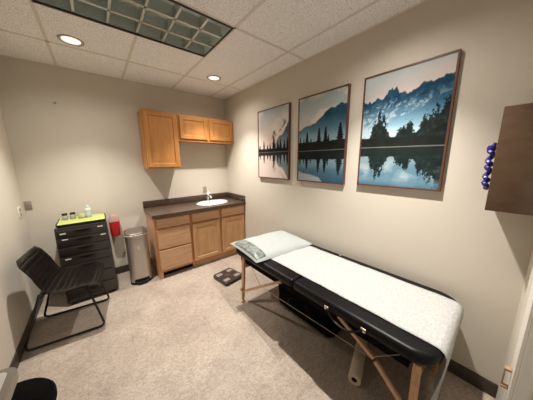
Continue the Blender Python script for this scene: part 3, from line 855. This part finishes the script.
for y in (-.33, -.585):
    bm = NB(); box(bm, -TW/2-.006, -TW/2+.002, y-.015, y+.015, TZT-.062, TZT-.034, .002); obj('buckle', bm, M['brass'], t)
bm = NB(); tube(bm, catmull([(-TW/2-.008, -.335, TZT-.05), (-TW/2-.012, -.40, TZT-.105), (-TW/2-.012, -.50, TZT-.11), (-TW/2-.008, -.58, TZT-.05)]), .007, 8); obj('carry_strap', bm, M['black_vinyl'], t)
# sheet over the table and down the foot end
sx0_, sx1_ = -.258, .285
z = TZT+.0035
path = [(0, .60, z), (0, .3, z+.001), (0, 0, z), (0, -.4, z+.001), (0, -.80, z), (0, -.895, z-.001), (0, -.925, z-.010), (0, -.943, z-.032), (0, -.949, z-.07), (0, -.943, z-.17), (0, -.925, z-.32), (0, -.908, z-.46), (0, -.900, z-.575)]
Pp = catmull(path, 6)
def sheet():
    bm = NB(); nx = 22; rows = []
    for i, p in enumerate(Pp):
        row = []
        for j in range(nx+1):
            u = j/nx; x = sx0_+(sx1_-sx0_)*u
            hang = max(0, (z-.05-p.z))
            if p.y > .45: x = x+(p.y-.45)*(-.16 if u < .5 else .06)*abs(2*u-1)
            dy = hang*.04*math.sin(u*9+1)
            dz = .0012*math.sin(x*30+p.y*17)+.001*math.sin(p.y*41-x*11)
            row.append(bm.verts.new((x-hang*.03*(1-u), p.y+dy, p.z+(dz if hang == 0 else 0))))
        rows.append(row)
    for a, b in zip(rows[:-1], rows[1:]):
        for j in range(nx): bm.faces.new((a[j], a[j+1], b[j+1], b[j]))
    return bm
o = obj('table_sheet', sheet(), M['paper'], loc=(tx, ty, 0), rot=(0, 0, ang), sharp=180)
sm = o.modifiers.new('thickness', 'SOLIDIFY'); sm.thickness = .003; sm.offset = 1
tag(o, 'white textured sheet running down the massage table and hanging over its foot end', 'sheet')
# pillow
t = thing('pillow', 'flat white pillow at the head of the massage table near the oak cabinets', 'pillow', (-.447, -1.79, TZT+.006), -.075)
bm = NB(); n = 22; pw, pd, ph = .375, .275, .072
def pil(u, v, up):
    # rounded rectangle footprint with pinched corners
    x = u*pw*(1+.03*v*v); y = v*pd*(1+.05*u*u)
    hgt = ph*(max(0, (1-abs(u)**3.2))**.55)*(max(0, (1-abs(v)**3.2))**.55)
    wr = .004*math.sin(u*7+v*3)*math.sin(v*6-u*2)
    droop = -.028*max(0, (-u-.8)/.2)**1.5
    return Vector((x, y, (.004+hgt+wr*(hgt/ph)+max(droop, 0) if up else .003) + (.012*abs(u)**4 if up else .011*abs(u)**4)))
tp = [[bm.verts.new(pil(-1+2*i/n, -1+2*j/n, True)) for j in range(n+1)] for i in range(n+1)]
bt = [[bm.verts.new(pil(-1+2*i/n, -1+2*j/n, False)) for j in range(n+1)] for i in range(n+1)]
for g_ in (tp, bt):
    for i in range(n):
        for j in range(n):
            f = bm.faces.new((g_[i][j], g_[i+1][j], g_[i+1][j+1], g_[i][j+1]))
for i in range(n):
    bm.faces.new((tp[i][0], tp[i+1][0], bt[i+1][0], bt[i][0])); bm.faces.new((tp[i][n], tp[i+1][n], bt[i+1][n], bt[i][n]))
    bm.faces.new((tp[0][i], tp[0][i+1], bt[0][i+1], bt[0][i])); bm.faces.new((tp[n][i], tp[n][i+1], bt[n][i+1], bt[n][i]))
obj('pillow_cover', bm, M['pillow'], t, sharp=180)
# grey inner pillow showing through the open end of the cover
bm = NB(); R = []
for i in range(9):
    u = -.95+.30*i/8
    row = [pil(u, v, True)+Vector((0, 0, .0025)) for v in np.linspace(-.92, .74, 14)]
    R.append(row)
for r in R: pass
vv = [[bm.verts.new(p) for p in r] for r in R]; v2 = [[bm.verts.new(p-Vector((0, 0, .002))) for p in r] for r in R]
for q in (vv, v2):
    for a, b in zip(q[:-1], q[1:]):
        for j in range(13): bm.faces.new((a[j], a[j+1], b[j+1], b[j]))
for a in range(8):
    bm.faces.new((vv[a][0], vv[a+1][0], v2[a+1][0], v2[a][0])); bm.faces.new((vv[a][13], vv[a+1][13], v2[a+1][13], v2[a][13]))
for j in range(13):
    bm.faces.new((vv[0][j], vv[0][j+1], v2[0][j+1], v2[0][j])); bm.faces.new((vv[8][j], vv[8][j+1], v2[8][j+1], v2[8][j]))
obj('inner_liner', bm, M['pillow_in'], t, label='shiny grey patch along the pillow edge', sharp=180)

# ------------------------------------------------------------------ things on the floor
# black bag below the table
t = thing('bag', 'black soft carry bag lying on the floor under the massage table', 'bag', (-.32, -2.28, 0), 0)
bm = NB(); slab(bm, 0, 0, .34, .72, .08, .002, .27, .05, k=6, seg=5)
bmesh.ops.subdivide_edges(bm, edges=bm.edges, cuts=1)
for v in bm.verts:
    f = v.co.z/.27
    v.co.x += .012*math.sin(v.co.y*17+v.co.z*20)*f; v.co.z -= .02*f*(1+math.sin(v.co.y*9+v.co.x*7)); v.co.z = max(v.co.z, .002)
obj('body', bm, M['black_fabric'], t, sharp=180)
bm = NB(); tube(bm, catmull([(-.178, -.16, .10), (-.188, -.13, .17), (-.165, -.05, .22), (-.15, .0, .235), (-.165, .06, .22), (-.188, .13, .17), (-.178, .16, .10)]), .009, 8); obj('handle', bm, M['black_vinyl'], t)
# exam paper roll on the floor
a = Vector((-.66, -2.945, .044)); b = Vector((-.135, -2.775, .044))
t = thing('paper_roll', 'pale paper roll lying on the floor under the foot end of the table', 'paper roll', ((a.x+b.x)/2, (a.y+b.y)/2, 0), math.atan2(b.y-a.y, b.x-a.x))
L = (b-a).length; bm = NB(); R = []
RX = lambda r, x: [Vector((x, r*math.cos(2*PI*i/32), .0435+r*math.sin(2*PI*i/32))) for i in range(32)]
R = [RX(.020, -L/2), RX(.0425, -L/2), RX(.0432, -L/2+.002), RX(.0432, L/2-.002), RX(.0425, L/2), RX(.020, L/2), RX(.020, -L/2)]
rings(bm, R, cap=False); obj('roll', bm, M['roll'], t)
bm = NB(); R = [RX(.0195, -L/2+.003), RX(.0195, L/2-.003), RX(.0165, L/2-.003), RX(.0165, -L/2+.003), RX(.0195, -L/2+.003)]
rings(bm, R, cap=False); obj('core', bm, M['card'], t)
# body scale
t = thing('bathroom_scale', 'dark square body scale with four silver pads on the floor', 'scale', (-.665, -1.125, 0), math.radians(8))
bm = NB(); slab(bm, 0, 0, .30, .31, .03, .012, .045, .008); obj('platform', bm, M['black_gl'], t)
for sx in (-1, 1):
    for sy in (-1, 1):
        bm = NB(); slab(bm, sx*.085, sy*.085, .085, .06, .01, .0452, .0475, .001, 4, 1); obj('foot_pad', bm, M['steel'], t)
        bm = NB(); lathe(bm, [(0, 0), (.018, 0), (.018, .0118), (0, .0118)], c=(sx*.11, sy*.11, 0), n=16); obj('foot', bm, M['black_pl'], t)
bm = NB(); slab(bm, 0, .0, .085, .05, .01, .0452, .0465, .0005, 4, 1); obj('display', bm, mat('scale_display', srgb(96, 66, 50), .25), t)

# ------------------------------------------------------------------ camera, world, colour management
cd = bpy.data.cameras.new('camera'); co = bpy.data.objects.new('camera', cd); COL.objects.link(co)
Rv = Vector((0.77212016, -0.63543106, -0.00760519)); Uv = Vector((0.12367383, 0.1385172, 0.98260764)); Fv = Vector((0.62332596, 0.75963173, -0.18553811))
Rm = Matrix((Rv, Uv, -Fv)).transposed()
co.matrix_world = Matrix.Translation((-1.9036, -3.4865, 1.5894)) @ Rm.to_4x4()
cd.sensor_fit = 'HORIZONTAL'; cd.sensor_width = 36; cd.lens = 36*205.674/533; cd.clip_start = .02
scn.camera = co
w = bpy.data.worlds.new('world'); scn.world = w; w.use_nodes = True
w.node_tree.nodes['Background'].inputs[0].default_value = (1, .93, .85, 1); w.node_tree.nodes['Background'].inputs[1].default_value = .3
scn.view_settings.view_transform = 'Standard'; scn.view_settings.look = 'None'; scn.view_settings.gamma = 1
scn.view_settings.use_curve_mapping = False
scn.view_settings.exposure = .14
